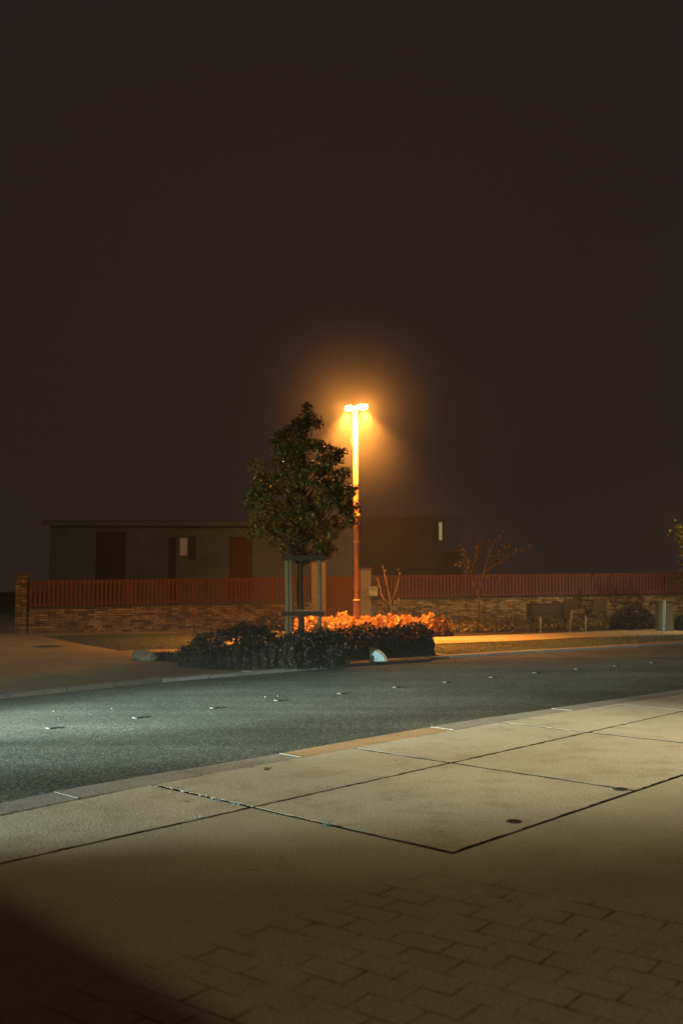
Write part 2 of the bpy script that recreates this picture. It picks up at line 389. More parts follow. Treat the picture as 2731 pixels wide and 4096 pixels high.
# near pavement: a grid of big slabs along the road
AU = math.radians(47.3); U = Vector((math.cos(AU), math.sin(AU), 0)); W = Vector((math.sin(AU), -math.cos(AU), 0))
O = G(1008, 3229)
def uv(u, v): return O + U * u + W * v
def tuv(p): d = p - O; return d.dot(U), d.dot(W)
kin_uv = [tuv(p) for p in near_in]
def kv(u):
    for (a, b), (c, d) in zip(kin_uv, kin_uv[1:]):
        if a <= u <= c: return b + (d - b) * (u - a) / (c - a)
    return kin_uv[-1][1]
slabs = MB(); g = 0.018; gc = 0.024
us = [-22.6, -17.5, -12.5, -7.5, 0.0, 2.44, 5.0, 7.55, 10.1, 12.6, 15.1, 17.6, 20.1, 25.1, 30.1, 40]
def jag(a, b, n, amp):
    return [a.lerp(b, i / n) + Vector((random.uniform(-amp, amp), random.uniform(-amp, amp), 0)) for i in range(n)]
def slab(c4, z=0.0):
    pts = []
    for a, b in zip(c4, c4[1:] + c4[:1]): pts += jag(a, b, max(2, int((b - a).length / 0.08)), 0.009)
    slabs.prism(pts, -0.08, z)
for a, b in zip(us, us[1:]):
    slab([uv(a + gc, kv(a) + 0.016), uv(b - gc, kv(b) + 0.016), uv(b - gc, -g), uv(a + gc, -g)], random.uniform(-.001, .0005))
for a, b in zip(us[4:], us[5:]):
    slab([uv(a + gc, g), uv(b - gc, g), uv(b - gc, 1.80 - g), uv(a + gc, 1.80 - g)], random.uniform(-.001, .0005))
tag(slabs.build('pavement', 'slab'), kind='structure')
jf = MB(); jf.poly([uv(-50, kv(-20) + .01), uv(-22, kv(-20) + .01), uv(0, kv(0) + .01), uv(5, kv(5) + .01), uv(10, kv(10) + .01), uv(40, kv(38)), uv(40, 1.86), uv(-.03, 1.86), uv(-.03, .03), uv(-50, .03)], -0.0022)
tag(jf.build('joint_filling', 'black_fill'), kind='structure')
fc = MB()
fc.prism([uv(-60, g), uv(-g, g), uv(-g, 1.80 + g), uv(-30, 40), uv(-60, 40)], -0.08, -0.001)
fc.prism([uv(-g, 1.80 + g), uv(60, 1.80 + g), uv(60, 40), uv(-30, 40)], -0.08, -0.001)
tag(fc.build('forecourt', 'forecourt'), kind='structure')

# kerb stones along the near edge, mortar joints between them
kb = MB()
L = near_out; K = near_in
def along(pl, y):
    for p, q in zip(pl, pl[1:]):
        if p.y <= y <= q.y: return p.lerp(q, (y - p.y) / (q.y - p.y))
s = -18.0; d = 1.17
cuts = [x for x in np.arange(-14.0, 40, 1.21)]
def edge_at(pl, u):
    q = [tuv(p) for p in pl]
    for (a, b), (c, e) in zip(q, q[1:]):
        if a <= u <= c: return uv(u, b + (e - b) * (u - a) / (c - a))
for a, b in zip(cuts, cuts[1:]):
    p = [edge_at(near_out, a + .012), edge_at(near_out, b - .008), edge_at(near_in, b - .008), edge_at(near_in, a + .012)]
    if None in p: continue
    p[0] += W * 0.004; p[1] += W * 0.004
    uc = (a + b) / 2
    rust = 1 if 1.9 < uc < 4.3 else 0
    kb.prism(p, -0.2, random.uniform(-.003, .003), rust)
for a in cuts[1:-1]:
    p, q = edge_at(near_out, a), edge_at(near_in, a)
    if p is None or q is None or a < -3: continue
    dd = (q - p).normalized(); e = U * 0.007
    z = 0.004 if random.random() < .7 else -0.02
    kb.prism([p - e + dd * .01, p + e + dd * .01, q + e - dd * .01, q - e - dd * .01], -0.1, z, 2)
tag(kb.build('kerb', ['kerb', 'kerb_rust', 'mortar']), kind='structure')

# far side: kerb, paving, turf, path
def off(pl, d):
    out = []
    for i, p in enumerate(pl):
        t = (pl[min(i + 1, len(pl) - 1)] - pl[max(i - 1, 0)]).normalized()
        out.append(p + Vector((-t.y, t.x, 0)) * d)
    return out
fk0 = off(far_edge, 0.002); fk1 = off(far_edge, 0.30); fk2 = off(far_edge, 0.312)
fk = MB()
nst = 120
def samp(pl, n):
    Ls = [0]
    for p, q in zip(pl, pl[1:]): Ls.append(Ls[-1] + (q - p).length)
    out = []
    for i in range(n + 1):
        t = Ls[-1] * i / n; k = 0
        while k < len(Ls) - 2 and t > Ls[k + 1]: k += 1
        out.append(pl[k].lerp(pl[k + 1], (t - Ls[k]) / (Ls[k + 1] - Ls[k])))
    return out
a_, b_ = samp(fk0, nst), samp(fk1, nst)
for i in range(nst):
    e = (a_[i + 1] - a_[i]) * 0.012
    fk.prism([a_[i] + e, a_[i + 1] - e, b_[i + 1] - e, b_[i] + e], -0.15, 0.02 + random.uniform(-.003, .003))
tag(fk.build('far_kerb', 'kerb'), kind='structure')
fp = MB(); fz = 0.0
outer = [p + Vector((-60, 160, 0)) for p in fk2]
strip(fp, fk2, [Vector((p.x - 25, p.y + 34, 0)) for p in fk2], fz)
tag(fp.build('far_pavement', 'farpave'), kind='structure')

def g3(*pp, z=0.0): return [G(x, y, z) for x, y in pp]
turf_a = g3((178, 2546), (330, 2577), (480, 2603), (640, 2597), (780, 2596), (930, 2560), (960, 2524), (620, 2536), (330, 2540))
turf_b = g3((1735, 2578), (1730, 2612), (1790, 2618), (2100, 2601), (2500, 2577), (2731, 2560), (3300, 2532), (3300, 2520), (2731, 2538), (2300, 2553), (2050, 2566))
tf = MB(); tf.poly(turf_a, 0.006); tf.poly(turf_b, 0.006)
tag(tf.build('turf_base', 'turf'), kind='structure')
bed = g3((930, 2522), (1195, 2549), (1290, 2585), (1700, 2560), (1712, 2552), (2100, 2538), (2731, 2513), (3300, 2495), (3300, 2455), (2200, 2475), (1480, 2490), (1440, 2492), (1200, 2500), (1100, 2500))
bd = MB(); bd.poly(bed, 0.010)
tag(bd.build('planting_soil', 'soil'), kind='structure')
hb = g3((740, 2620), (760, 2655), (1000, 2685), (1230, 2672), (1720, 2640), (1735, 2600), (1500, 2580), (1290, 2592), (1000, 2570))
b2 = MB(); b2.poly(hb, 0.012); tag(b2.build('hedge_soil', 'soil'), kind='structure')
ph = MB()
ph.prism(g3((1150, 2550), (1245, 2586), (1700, 2580), (2050, 2568), (2300, 2555), (2731, 2540), (3300, 2522), (3300, 2497), (2731, 2515), (2100, 2540), (1712, 2554), (1300, 2566)), -0.05, 0.03)
tag(ph.build('path', 'path'), kind='structure')
blades_a = scatter(turf_a, 9000, 0.006); blades_b = scatter(turf_b, 9000, 0.006)
tag(blades('grass', 'grass', np.concatenate([blades_a, blades_b]), 0.035, 0.008), 'short rough grass beside the paving across the road', 'grass', kind='stuff')

# low edging kerb round the planting bed
ek = MB()
e0, e1 = G(925, 2522), G(1200, 2550)
dr = (e1 - e0); rz = math.atan2(dr.y, dr.x)
nn = 6
for i in range(nn):
    c = e0.lerp(e1, (i + .5) / nn); ek.box((c.x, c.y, 0.06), (dr.length / nn - .02, 0.14, 0.15), rz, bevel=.012)
tag(ek.build('edging_kerb', 'path'), 'low pale edging kerb of the planting bed behind the left stake', 'edging kerb')
ek = MB()
e0, e1 = G(1690, 2542), G(1815, 2535)
dr = (e1 - e0); rz = math.atan2(dr.y, dr.x)
for i in range(3):
    c = e0.lerp(e1, (i + .5) / 3); ek.box((c.x, c.y, 0.06), (dr.length / 3 - .02, 0.14, 0.15), rz, bevel=.012)
tag(ek.build('edging_kerb', 'kerb'), 'short edging kerb under the reddish shrub right of the lamp post', 'edging kerb')

# ------------------------------------------------------------------ street lamp
YL = 30.0
def lampx(py): return 1420.5 + max(0, (py - 1750)) * 0.0085
base = V(lampx(2480), 2480, YL); base.z = 0
top = V(1420.5, 1628, YL)
sl = empty('street_lamp', (base.x, base.y, 0), 0, 'tall slim lit street lamp with two glowing heads rising from orange plants', 'street lamp')
tx = top.x - base.x; H = top.z
def pp(z): return (tx * z / H, 0, z)
MB().tube([pp(0), pp(1.15), pp(1.19)], [0.105, 0.105, 0.112], 20).build('base_sleeve', 'pole', sl)
MB().tube([pp(1.19), pp(1.22), pp(1.24)], [0.118, 0.118, 0.085], 20).build('collar', 'pole', sl)
MB().tube([pp(1.24), pp(3.4), pp(H - .02)], [0.068, 0.073, 0.074], 20).build('pole', 'pole', sl)
zb = V(1400, 1772, YL).z
MB().box((tx * .8 - .11, -0.02, zb), (.10, .12, .28), bevel=.03).build('junction_box', 'pole', sl)
bm_ = MB().box((tx * .5, 0, V(1425, 2166, YL).z), (.17, .17, .03), bevel=.005); bm_.build('band', 'pole', sl)
o = MB().tube([(tx * .5 + .06, -.03, V(1430, 2063, YL).z - .05), (tx * .5 + .07, -.05, V(1430, 2063, YL).z), (tx * .5 + .06, -.03, V(1430, 2063, YL).z + .05)], [.03, .055, .03], 12).build('sensor', 'pole', sl)
MB().box((tx, 0, H - .03), (.17, .17, .09), bevel=.02).build('post_cap', 'lantern', sl)
for sx, dy, ln in ((-1, 0.10, .26), (1, -0.06, .32)):
    arm = MB().box((tx + sx * .09, dy * .3, H + .01), (.12, .05, .04), bevel=.01).build('arm', 'lantern', sl)
    hd = MB()
    cxh = tx + sx * (.06 + ln / 2)
    hd.tube([(cxh, dy, H + .035), (cxh, dy, H + .06), (cxh, dy, H + .075)], [ln * .52, ln * .45, ln * .18], 24)
    hd.build('lamp_head', 'lantern', sl)
    gl = MB(); gl.tube([(cxh, dy, H + .034), (cxh, dy, H - .03), (cxh, dy, H - .075), (cxh, dy, H - .095)], [ln * .5, ln * .5, ln * .36, ln * .12], 24)
    gl.build('lamp_glass', 'glow', sl)
ORANGE = (1.0, 0.34, 0.045)
for sx, dy in ((-1, 0.16), (1, -0.20)):
    lamp("street_and_fill_light", 'POINT', (base.x + tx + sx * .26, base.y + dy - .12, H - .12), 950, ORANGE, 0.09)
    lamp("street_and_fill_light", 'SPOT', (base.x + tx + sx * .28, base.y + dy, H - .14), 10500, ORANGE, 0.09, (base.x + tx + sx * .5 + .3, base.y + dy - .2, 0), 112, 1.0)

# ------------------------------------------------------------------ young tree and its stakes
YT = 24.0
tb = V(1203, 2580, YT); tb.z = 0
tr = empty('young_tree', tuple(tb), 0, 'young leafy street tree tied between timber stakes left of the lamp post', 'tree')
trunk = MB()
zt = 2.3
trunk.tube([(0, 0, -.02), (.01, 0, .8), (-.03, 0, 1.6), (-.01, 0, 2.4), (.03, .02, 3.4), (.08, 0, 4.6), (.12, 0, 5.9)], [.085, .075, .07, .062, .05, .034, .012], 12)
prof = [(2.35, .40), (2.6, .85), (2.9, 1.12), (3.2, 1.25), (3.5, 1.38), (3.8, 1.35), (4.1, 1.2), (4.5, 1.14), (4.9, 1.1), (5.15, 1.0), (5.35, .72), (5.6, .48), (5.9, .3), (6.15, .16), (6.3, .08)]
def pr(z):
    for (a, b), (c, d_) in zip(prof, prof[1:]):
        if a <= z <= c: return b + (d_ - b) * (z - a) / (c - a)
    return 0
crown_px = [(1235, 1590), (1262, 1640), (1285, 1700), (1284, 1735), (1270, 1752), (1300, 1765), (1345, 1785), (1370, 1800), (1360, 1860), (1395, 1870), (1400, 1920), (1425, 1935), (1428, 1965), (1400, 1985), (1418, 2015), (1420, 2060), (1412, 2100), (1355, 2130), (1345, 2160), (1330, 2205), (1290, 2215), (1260, 2225), (1180, 2225), (1150, 2195), (1100, 2190), (1075, 2215), (1035, 2210), (1040, 2160), (1010, 2130), (990, 2060), (975, 2035), (1000, 1990), (1010, 1950), (1015, 1890), (1010, 1860), (1050, 1845), (1045, 1790), (1060, 1755), (1100, 1745), (1160, 1730), (1175, 1690), (1195, 1650), (1215, 1610)]
outline = [(V(x, y, YT) - tb) for x, y in crown_px]; outline = [(p.x, p.z) for p in outline]
clumps = []
ox = rng.uniform(-1.6, 1.6, 6000); oz = rng.uniform(2.2, 6.4, 6000); keep = inpoly(ox, oz, outline)
for x, z in zip(ox[keep], oz[keep]):
    xs_ = [q for q in np.linspace(-1.6, 1.6, 65) if inpoly(np.array([q]), np.array([z]), outline)[0]]
    if not xs_: continue
    c_, hw_ = (xs_[0] + xs_[-1]) / 2, (xs_[-1] - xs_[0]) / 2
    dy_ = math.sqrt(max(0, 1 - ((x - c_) / (hw_ + .01)) ** 2)) * hw_
    p = Vector((x, random.uniform(-1, 1) * dy_, z))
    if mnoise.noise(p * 1.7) < -.22: continue
    if all((p - q).length > .19 for q in clumps): clumps.append(p)
    if len(clumps) > 235: break
for k, p in enumerate(clumps):
    z0 = max(2.15, p.z - random.uniform(.5, 1.1)); q = Vector((.03 * (z0 - 2), 0, z0))
    mid = q.lerp(p, .5) + Vector((0, 0, -.06))
    if k % 2 == 0: trunk.tube([q, mid, p], [.018, .012, .004], 5)
trunk.build('trunk', 'bark', tr)
pts = []
for p in clumps:
    rad = random.uniform(.10, .26); n = int(115 * (rad / .22) ** 1.6)
    q = rng.normal(size=(n, 3)); q /= np.linalg.norm(q, axis=1)[:, None]; q *= (rng.random(n) ** .45)[:, None] * rad
    q[:, 2] *= .85; pts.append(q + np.array(p))
leaves('crown', 'leaf_tree', np.concatenate(pts), 0.074, tr, aspect=.72, jitter=.55)

st = empty('tree_stakes', (tb.x, tb.y, 0), 0, 'pale timber stakes with dark cross rails round the young tree trunk', 'tree stakes')
sxl = V(1148, 2400, YT - .45).x - tb.x; sxr = V(1277, 2400, YT - .45).x - tb.x
ztop = V(1148, 2222, YT - .45).z
for x, y, r in ((sxl, -.45, .055), (sxr, -.40, .047), (V(1163, 2400, YT + .5).x - tb.x, .5, .045)):
    MB().tube([(x, y, -.05), (x + .012, y, 1.2), (x - .005, y, ztop - .02), (x - .005, y, ztop)], [r, r, r, r * .8], 12).build('stake', 'stake', st)
xm = (sxl + sxr) / 2; wd = sxr - sxl
zlo = V(1200, 2455, YT - .5).z
MB().box((xm, -.515, ztop - .06), (wd + .28, .04, .13), bevel=.006).build('cross_rail', 'batten', st)
MB().box((xm, .10, ztop - .08), (.09, 1.05, .09), bevel=.006).build('cross_rail', 'batten', st)
MB().box((xm, -.515, zlo), (wd + .26, .04, .10), bevel=.006).build('cross_rail', 'batten', st)
MB().box((xm + .12, -.42, zlo + .075), (.65, .14, .03), bevel=.004).build('cross_rail', 'stake', st)
bt = MB(); bt.tube([(.09 * math.cos(a), .09 * math.sin(a) - .0, ztop - .12) for a in np.linspace(0, 6.28, 14)], .018, 6); bt.build('tree_tie', 'batten', st)

# ------------------------------------------------------------------ hedges and shrubs
def hedge(name, mat, path, w_, h, n, size, label, cat, lump=.2, core=True, group=None):
    hs_ = h if isinstance(h, (list, tuple)) else [h] * len(path)
    """path: points of the centre line; a rounded clipped hedge"""
    for _ in range(3):                      # round the centre line off
        q = [path[0]]; hq = [hs_[0]]
        for (a, b_), (ha, hb) in zip(zip(path, path[1:]), zip(hs_, hs_[1:])):
            q += [a.lerp(b_, .25), a.lerp(b_, .75)]; hq += [ha * .75 + hb * .25, ha * .25 + hb * .75]
        path = q + [path[-1]]; hs_ = hq + [hs_[-1]]
    c = sum(path, Vector()) / len(path); c.z = 0
    root = empty(name, tuple(c), 0, label, cat, group)
    path = [p - c for p in path]
    Ls = [0]
    for p, q in zip(path, path[1:]): Ls.append(Ls[-1] + (q - p).length)
    T = Ls[-1]
    t = rng.random(n) * T; an = rng.random(n); an = np.where(an < .34, rng.random(n) ** 1.5 * .5, np.where(an > .66, math.pi - rng.random(n) ** 1.5 * .5, rng.random(n) * math.pi)); rad = 1 - .22 * rng.random(n) ** 1.5 + np.where(rng.random(n) < .12, .16 * rng.random(n), 0)
    P = []
    for ti, a, r in zip(t, an, rad):
        k = 0
        while k < len(Ls) - 2 and ti > Ls[k + 1]: k += 1
        f = (ti - Ls[k]) / (Ls[k + 1] - Ls[k]); p = path[k].lerp(path[k + 1], f)
        tt = (path[k + 1] - path[k]).normalized(); nrm = Vector((-tt.y, tt.x, 0))
        h = hs_[k] + (hs_[k + 1] - hs_[k]) * f
        e = min(ti, T - ti) / (w_ * .75); e = 1 if e > 1 else math.sqrt(max(0, 1 - (1 - e) ** 2))
        lm = 1 + lump * (1.6 * mnoise.noise(Vector((ti * 1.1 + len(path), a * 1.2, 3))) + 1.1 * mnoise.noise(Vector((ti * 3.3, a * 2.6 + 7, 9))) + .7 * mnoise.noise(Vector((ti * 8.1, a * 6.0, 5))))
        ca, sa = math.cos(a), math.sin(a)
        ex = math.copysign(abs(ca) ** .6, ca); ez = sa ** .6
        q = p + nrm * (ex * w_ / 2 * r * lm * e); z = max(.01, ez * h * r * lm * (e * .85 + .15 if e < 1 else 1))
        P.append((q.x, q.y, z))
    leaves('foliage', mat, P, size, root, aspect=.7)
    if core:
        cb = MB()
        pts = samp(path, 10); 
        rings = []
        for i, p in enumerate(pts):
            ti = T * i / 10; e = min(ti, T - ti) / (w_ * .75); e = 1 if e > 1 else math.sqrt(max(0.0, 1 - (1 - e) ** 2)) 
            e = max(e, .15) * .52; h = hs_[min(len(hs_) - 1, int(i / 10 * (len(hs_) - 1) + .5))] * .9
            tt = (pts[min(i + 1, 10)] - pts[max(i - 1, 0)]).normalized(); nrm = Vector((-tt.y, tt.x, 0))
            rings.append([cb.bm.verts.new(p + nrm * (math.copysign(abs(math.cos(a)) ** .6, math.cos(a)) * w_ / 2 * e) + Vector((0, 0, math.sin(a) ** .6 * h * e if a < 3.14 else 0))) for a in np.linspace(0.001, 3.1406, 12)])
        for A, B in zip(rings, rings[1:]):
            for k in range(11): cb.bm.faces.new((A[k], A[k + 1], B[k + 1], B[k]))
        cb.build('dark_core', 'black_fill', root)  # solid black core stands in for the shade inside the foliage
    return root
Y1 = 20.0
hedge('hedge', 'leaf_hedge', [V(815, 2600, 20.6).xy.to_3d(), V(900, 2600, 19.7).xy.to_3d(), V(1060, 2600, 19.6).xy.to_3d(), V(1230, 2600, 20.2).xy.to_3d(), V(1330, 2600, 21.1).xy.to_3d()],
      1.5, [.60, .76, .72, .60, .56], 42000, .055, 'big dark rounded hedge left of the tree stakes at the road edge', 'hedge', lump=.24)
hedge('hedge', 'leaf_hedge', [V(1270, 2600, 21.7).xy.to_3d(), V(1400, 2600, 22.6).xy.to_3d(), V(1480, 2600, 23.1).xy.to_3d(), V(1600, 2600, 23.3).xy.to_3d(), V(1715, 2600, 23.8).xy.to_3d()],
      1.5, [.52, .50, .66, .74, .66], 42000, .055, 'dark low hedge in front of the lamp post holding a pale blue quarter panel', 'hedge', lump=.24)
hedge('hedge', 'leaf_hedge', [V(1010, 2500, 33.6).xy.to_3d(), V(1060, 2500, 33.8).xy.to_3d(), V(1160, 2500, 33.6).xy.to_3d()],
      1.3, .85, 7000, .07, 'small dark shrub behind the left tree stake against the stone wall', 'shrub')
hedge('shrub', 'leaf_red', [V(1690, 2500, 31.8).xy.to_3d(), V(1750, 2500, 32.2).xy.to_3d(), V(1810, 2500, 32.2).xy.to_3d()],
      1.1, .62, 6000, .08, 'low reddish shrub at the right end of the orange planting bed', 'shrub')
hedge('shrub', 'leaf_hedge', [V(610, 2600, 21.9).xy.to_3d(), V(680, 2600, 21.6).xy.to_3d(), V(780, 2600, 21.0).xy.to_3d()],
      .5, .17, 3000, .05, 'thin low creeping shrub between the grey stone and the big hedge', 'shrub', core=False)
hedge('shrub', 'leaf_hedge', [V(2460, 2500, 37).xy.to_3d(), V(2540, 2500, 37.5).xy.to_3d(), V(2610, 2500, 37.5).xy.to_3d()],
      1.8, .95, 7000, .08, 'dark sloping shrub left of the utility cabinet before the wall', 'shrub')
hedge('shrub', 'leaf_hedge', [V(2700, 2500, 36).xy.to_3d(), V(2790, 2500, 36).xy.to_3d(), V(2900, 2500, 36).xy.to_3d()],
      1.5, .98, 6000, .08, 'dark square shrub at the right edge beside the utility cabinet', 'shrub')

def cover(name, mat, poly, n, h, size, label, seed, cat='ground cover', kind='stuff'):
    P = scatter(poly, n)
    x, y = P[:, 0], P[:, 1]
    hh = .5 + .22 * np.sin(x * 3.7 + seed) * np.cos(y * 2.9 + seed) + .2 * np.sin(x * 8.3 + y * 5.1 + seed) + .12 * np.sin(x * 17 - y * 11)
    P[:, 2] = np.clip(hh, .12, 1) * h * (rng.random(len(P)) ** .35) + .02
    return tag(leaves(name, mat, P, size, aspect=.8, up=.3), label, cat, kind=kind)
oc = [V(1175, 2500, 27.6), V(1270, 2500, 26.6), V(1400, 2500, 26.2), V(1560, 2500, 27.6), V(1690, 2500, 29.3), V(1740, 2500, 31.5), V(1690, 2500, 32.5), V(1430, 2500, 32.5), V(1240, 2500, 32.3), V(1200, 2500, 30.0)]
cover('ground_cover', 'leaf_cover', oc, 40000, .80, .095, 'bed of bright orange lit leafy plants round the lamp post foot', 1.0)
rc = [G(1820, 2536), G(2731, 2512), G(3100, 2500), G(3100, 2470), G(2300, 2480), G(1500, 2498), G(1500, 2512), G(1690, 2512), G(1740, 2530)]
cover('ground_cover', 'leaf_olive', rc, 30000, .50, .09, 'straggly low plants between the path and the right stone wall', 2.3)

# sapling with sparse leaves
def sapling(px, Y, spec, label, lab_cat='tree', leafn=14, mat='leaf_olive', name='sapling'):
    b = V(px, 2490, Y); b.z = 0
    root = empty(name, tuple(b), 0, label, lab_cat)
    t = MB(); P = []
    for br in spec:
        pts_ = [V(x, y, Y) - b for x, y in br]
        pts_ = [Vector((p.x, (i - 1) * random.uniform(-.15, .15), p.z)) if i else Vector((p.x, 0, p.z)) for i, p in enumerate(pts_)]
        n = len(pts_); t.tube(pts_, [.035 * (1 - .8 * i / (n - 1)) + .006 for i in range(n)], 6)
        for i in range(max(1, n // 2), n):
            q = rng.normal(size=(leafn, 3)) * np.array([.09, .12, .09]); P.append(q + np.array(pts_[i]))
            if i: P.append(rng.normal(size=(leafn // 2, 3)) * .1 + np.array((pts_[i] + pts_[i - 1]) / 2))
    t.build('trunk', 'bark', root); leaves('crown', mat, np.concatenate(P), .085, root, aspect=.7)
    return root
sapling(1912, 34.5, [
    [(1912, 2530), (1914, 2380), (1880, 2290), (1862, 2240), (1840, 2200)],
    [(1914, 2380), (1935, 2290), (1950, 2230), (2000, 2220), (2025, 2198), (2043, 2170)],
    [(1935, 2290), (1990, 2250), (2060, 2212), (2090, 2190)],
    [(1880, 2290), (1905, 2230), (1912, 2190), (1930, 2160)],
    [(1950, 2230), (1975, 2170), (2010, 2130)],
    [(1930, 2300), (1985, 2310), (1990, 2250)],
    [(1880, 2290), (1850, 2260), (1832, 2245)]],
    'thin sapling with sparse leaves before the red fence right of the lamp', leafn=12)
sapling(1560, 34.0, [
    [(1560, 2520), (1565, 2420), (1545, 2330), (1530, 2260)],
    [(1565, 2420), (1590, 2340), (1600, 2280)],
    [(1562, 2440), (1525, 2380), (1510, 2310)]],
    'wispy bare shrub beside the cream letterbox', 'shrub', leafn=2, mat='leaf_hedge', name='shrub')
# tree at the right edge
b = V(2800, 2480, 38); b.z = 0
rt = empty('garden_tree', tuple(b), 0, 'dim leafy tree cut off by the right edge of the photo above the fence', 'tree')
t = MB(); t.tube([(0, 0, 0), (.05, 0, 1.6), (0, 0, 3.2)], [.12, .1, .05], 10)
P = []
for k in range(46):
    a = random.random() * 6.28; zz = random.uniform(1.8, 4.0); r = 1.35 * math.sin((zz - 1.3) / 2.9 * 3.0) ** .6 * random.random() ** .5
    p = Vector((math.cos(a) * r, math.sin(a) * r, zz)); t.tube([(0, 0, zz - .7), p], [.02, .006], 5)
    P.append(rng.normal(size=(70, 3)) * .17 + np.array(p))
t.build('trunk', 'bark', rt); leaves('crown', 'leaf_olive', np.concatenate(P), .10, rt, aspect=.7)

# ------------------------------------------------------------------ walls, fences, pillars, gate
def run(A, B, ztA, ztB, fbA, fbB, ftA, ftB, nm_w, lab_w, lab_f, step=.155):
    d_ = B - A; L_ = d_.length; rz_ = math.atan2(d_.y, d_.x)
    w_ = MB(); n = max(2, int(L_ / .8))
    vs = []
    for i in range(n + 1):
        x = L_ * i / n; z = ztA + (ztB - ztA) * i / n
        vs.append([w_.bm.verts.new((x, yy, zz)) for yy, zz in ((-.15, -.1), (-.15, z), (.15, z), (.15, -.1))])
    for a, b_ in zip(vs, vs[1:]):
        for k in range(4): w_.bm.faces.new((a[k], b_[k], b_[(k + 1) % 4], a[(k + 1) % 4]))
    w_.bm.faces.new(vs[0]); w_.bm.faces.new(vs[-1])
    root = empty('stone_wall', (A.x, A.y, 0), rz_, lab_w, 'wall')
    w_.build('wall_body', 'wall', root)
    cp = MB(); m_ = max(3, int(L_ / 1.1))
    for i in range(m_):
        x = L_ * (i + .5) / m_; z = ztA + (ztB - ztA) * (i + .5) / m_
        cp.box((x, 0, z + .022), (L_ / m_ - .012, .36, .04), ry=-math.atan2(ztB - ztA, L_), bevel=.006)
    cp.build('coping', 'cap', root)
    fr = empty('picket_fence', (A.x, A.y, 0), rz_, lab_f, 'fence')
    pk = MB(); n = int(L_ / step)
    def fb(x): return fbA + (fbB - fbA) * x / L_
    def ft(x): return ftA + (ftB - ftA) * x / L_
    for i in range(n):
        x = step * (i + .5); pk.box((x, -.03, (fb(x) + ft(x)) / 2), (.098, .022, ft(x) - fb(x) - .02), bevel=0)
    pk.build('pickets', 'fence', fr)
    sl_ = -math.atan2(fbB - fbA, L_)
    for zf in (.10, .90):
        zA = fbA + (ftA - fbA) * zf; zB = fbB + (ftB - fbB) * zf
        MB().box((L_ / 2, .003, (zA + zB) / 2), (L_, .035, .10), ry=-math.atan2(zB - zA, L_)).build('rail', 'fence', fr)
    k = max(2, int(L_ / 2.6))
    for i in range(k + 1):
        x = L_ * i / k * .995 + .02
        MB().box((x, .055, (fb(x) + ft(x)) / 2 - .03), (.07, .06, ft(x) - fb(x) + .04), bevel=.004).build('post', 'fence', fr)
A1 = V(112, 2480, 34); A2 = V(1238, 2480, 38.8); A3 = V(1470, 2480, 40.0); A4 = V(3100, 2480, 44.4)
for a in (A1, A2, A3, A4): a.z = 0
run(A1, A2, .84, 1.00, .905, 1.07, 1.86, 2.05, 'w', 'long low stone wall left of the tree below the red fence',
    'red brown picket fence on the left stone wall before the pale building')
run(A3, A4, 1.08, 1.33, 1.15, 1.40, 2.12, 2.35, 'w', 'stone wall right of the lamp post behind sapling and bench',
    'red brown picket fence on the wall right of the lamp post')
def pillar(px0, px1, Y, ztop_, label, mat='pillar'):
    a, b_ = V(px0, 2400, Y), V(px1, 2400, Y); c = (a + b_) / 2; wdt = b_.x - a.x
    r = empty('gate_pillar', (c.x, Y, 0), math.radians(18), label, 'pillar')
    MB().box((0, 0, ztop_ / 2 - .05), (wdt, wdt, ztop_ - .0), bevel=.015).build('shaft', mat, r)
    MB().box((0, 0, ztop_ - .01), (wdt + .1, wdt + .1, .08), bevel=.02).build('cap', 'cap', r)
pillar(64, 108, 34.0, V(85, 2295, 34).z, 'dark stone gate pillar at the far left end of the wall', 'wall')
pillar(1236, 1296, 39.2, V(1260, 2245, 39.2).z, 'tall orange lit stone pillar seen between the tree stakes')
pillar(1434, 1478, 40.0, V(1450, 2275, 40).z, 'stone gate pillar just right of the lamp post')
gA, gB = V(1298, 2400, 39.4), V(1434, 2400, 39.9)
gt = empty('garden_gate', (gA.x, gA.y, 0), math.atan2(gB.y - gA.y, gB.x - gA.x), 'solid red gate between two stone pillars behind the lamp post', 'gate')
gw = (gB - gA).xy.length
gp = MB(); nb = 11
for i in range(nb): gp.box((gw * (i + .5) / nb, 0, 1.08), (gw / nb - .008, .03, 1.95), bevel=.003)
gp.build('boards', 'gate', gt)
for z in (.3, 1.9): MB().box((gw / 2, -.03, z), (gw - .02, .03, .1), bevel=.004).build('rail', 'gate', gt)
MB().box((gw - .15, -.05, 1.05), (.12, .04, .03), bevel=.008).build('handle', 'iron', gt)
# cream letterbox on the wall
lb = V(1491, 2366, 39.6)
l_ = empty('letterbox', (lb.x, 39.6, lb.z - .19), math.radians(10), 'cream letterbox fixed on the wall right of the lamp post', 'letterbox')
MB().box((0, 0, .19), (.36, .16, .36), bevel=.02).build('box', 'letter', l_)
MB().box((0, -.088, .29), (.26, .012, .03), bevel=.003).build('slot', 'iron', l_)
MB().box((0, -.01, .385), (.40, .2, .025), bevel=.008).build('lid', 'letter', l_)

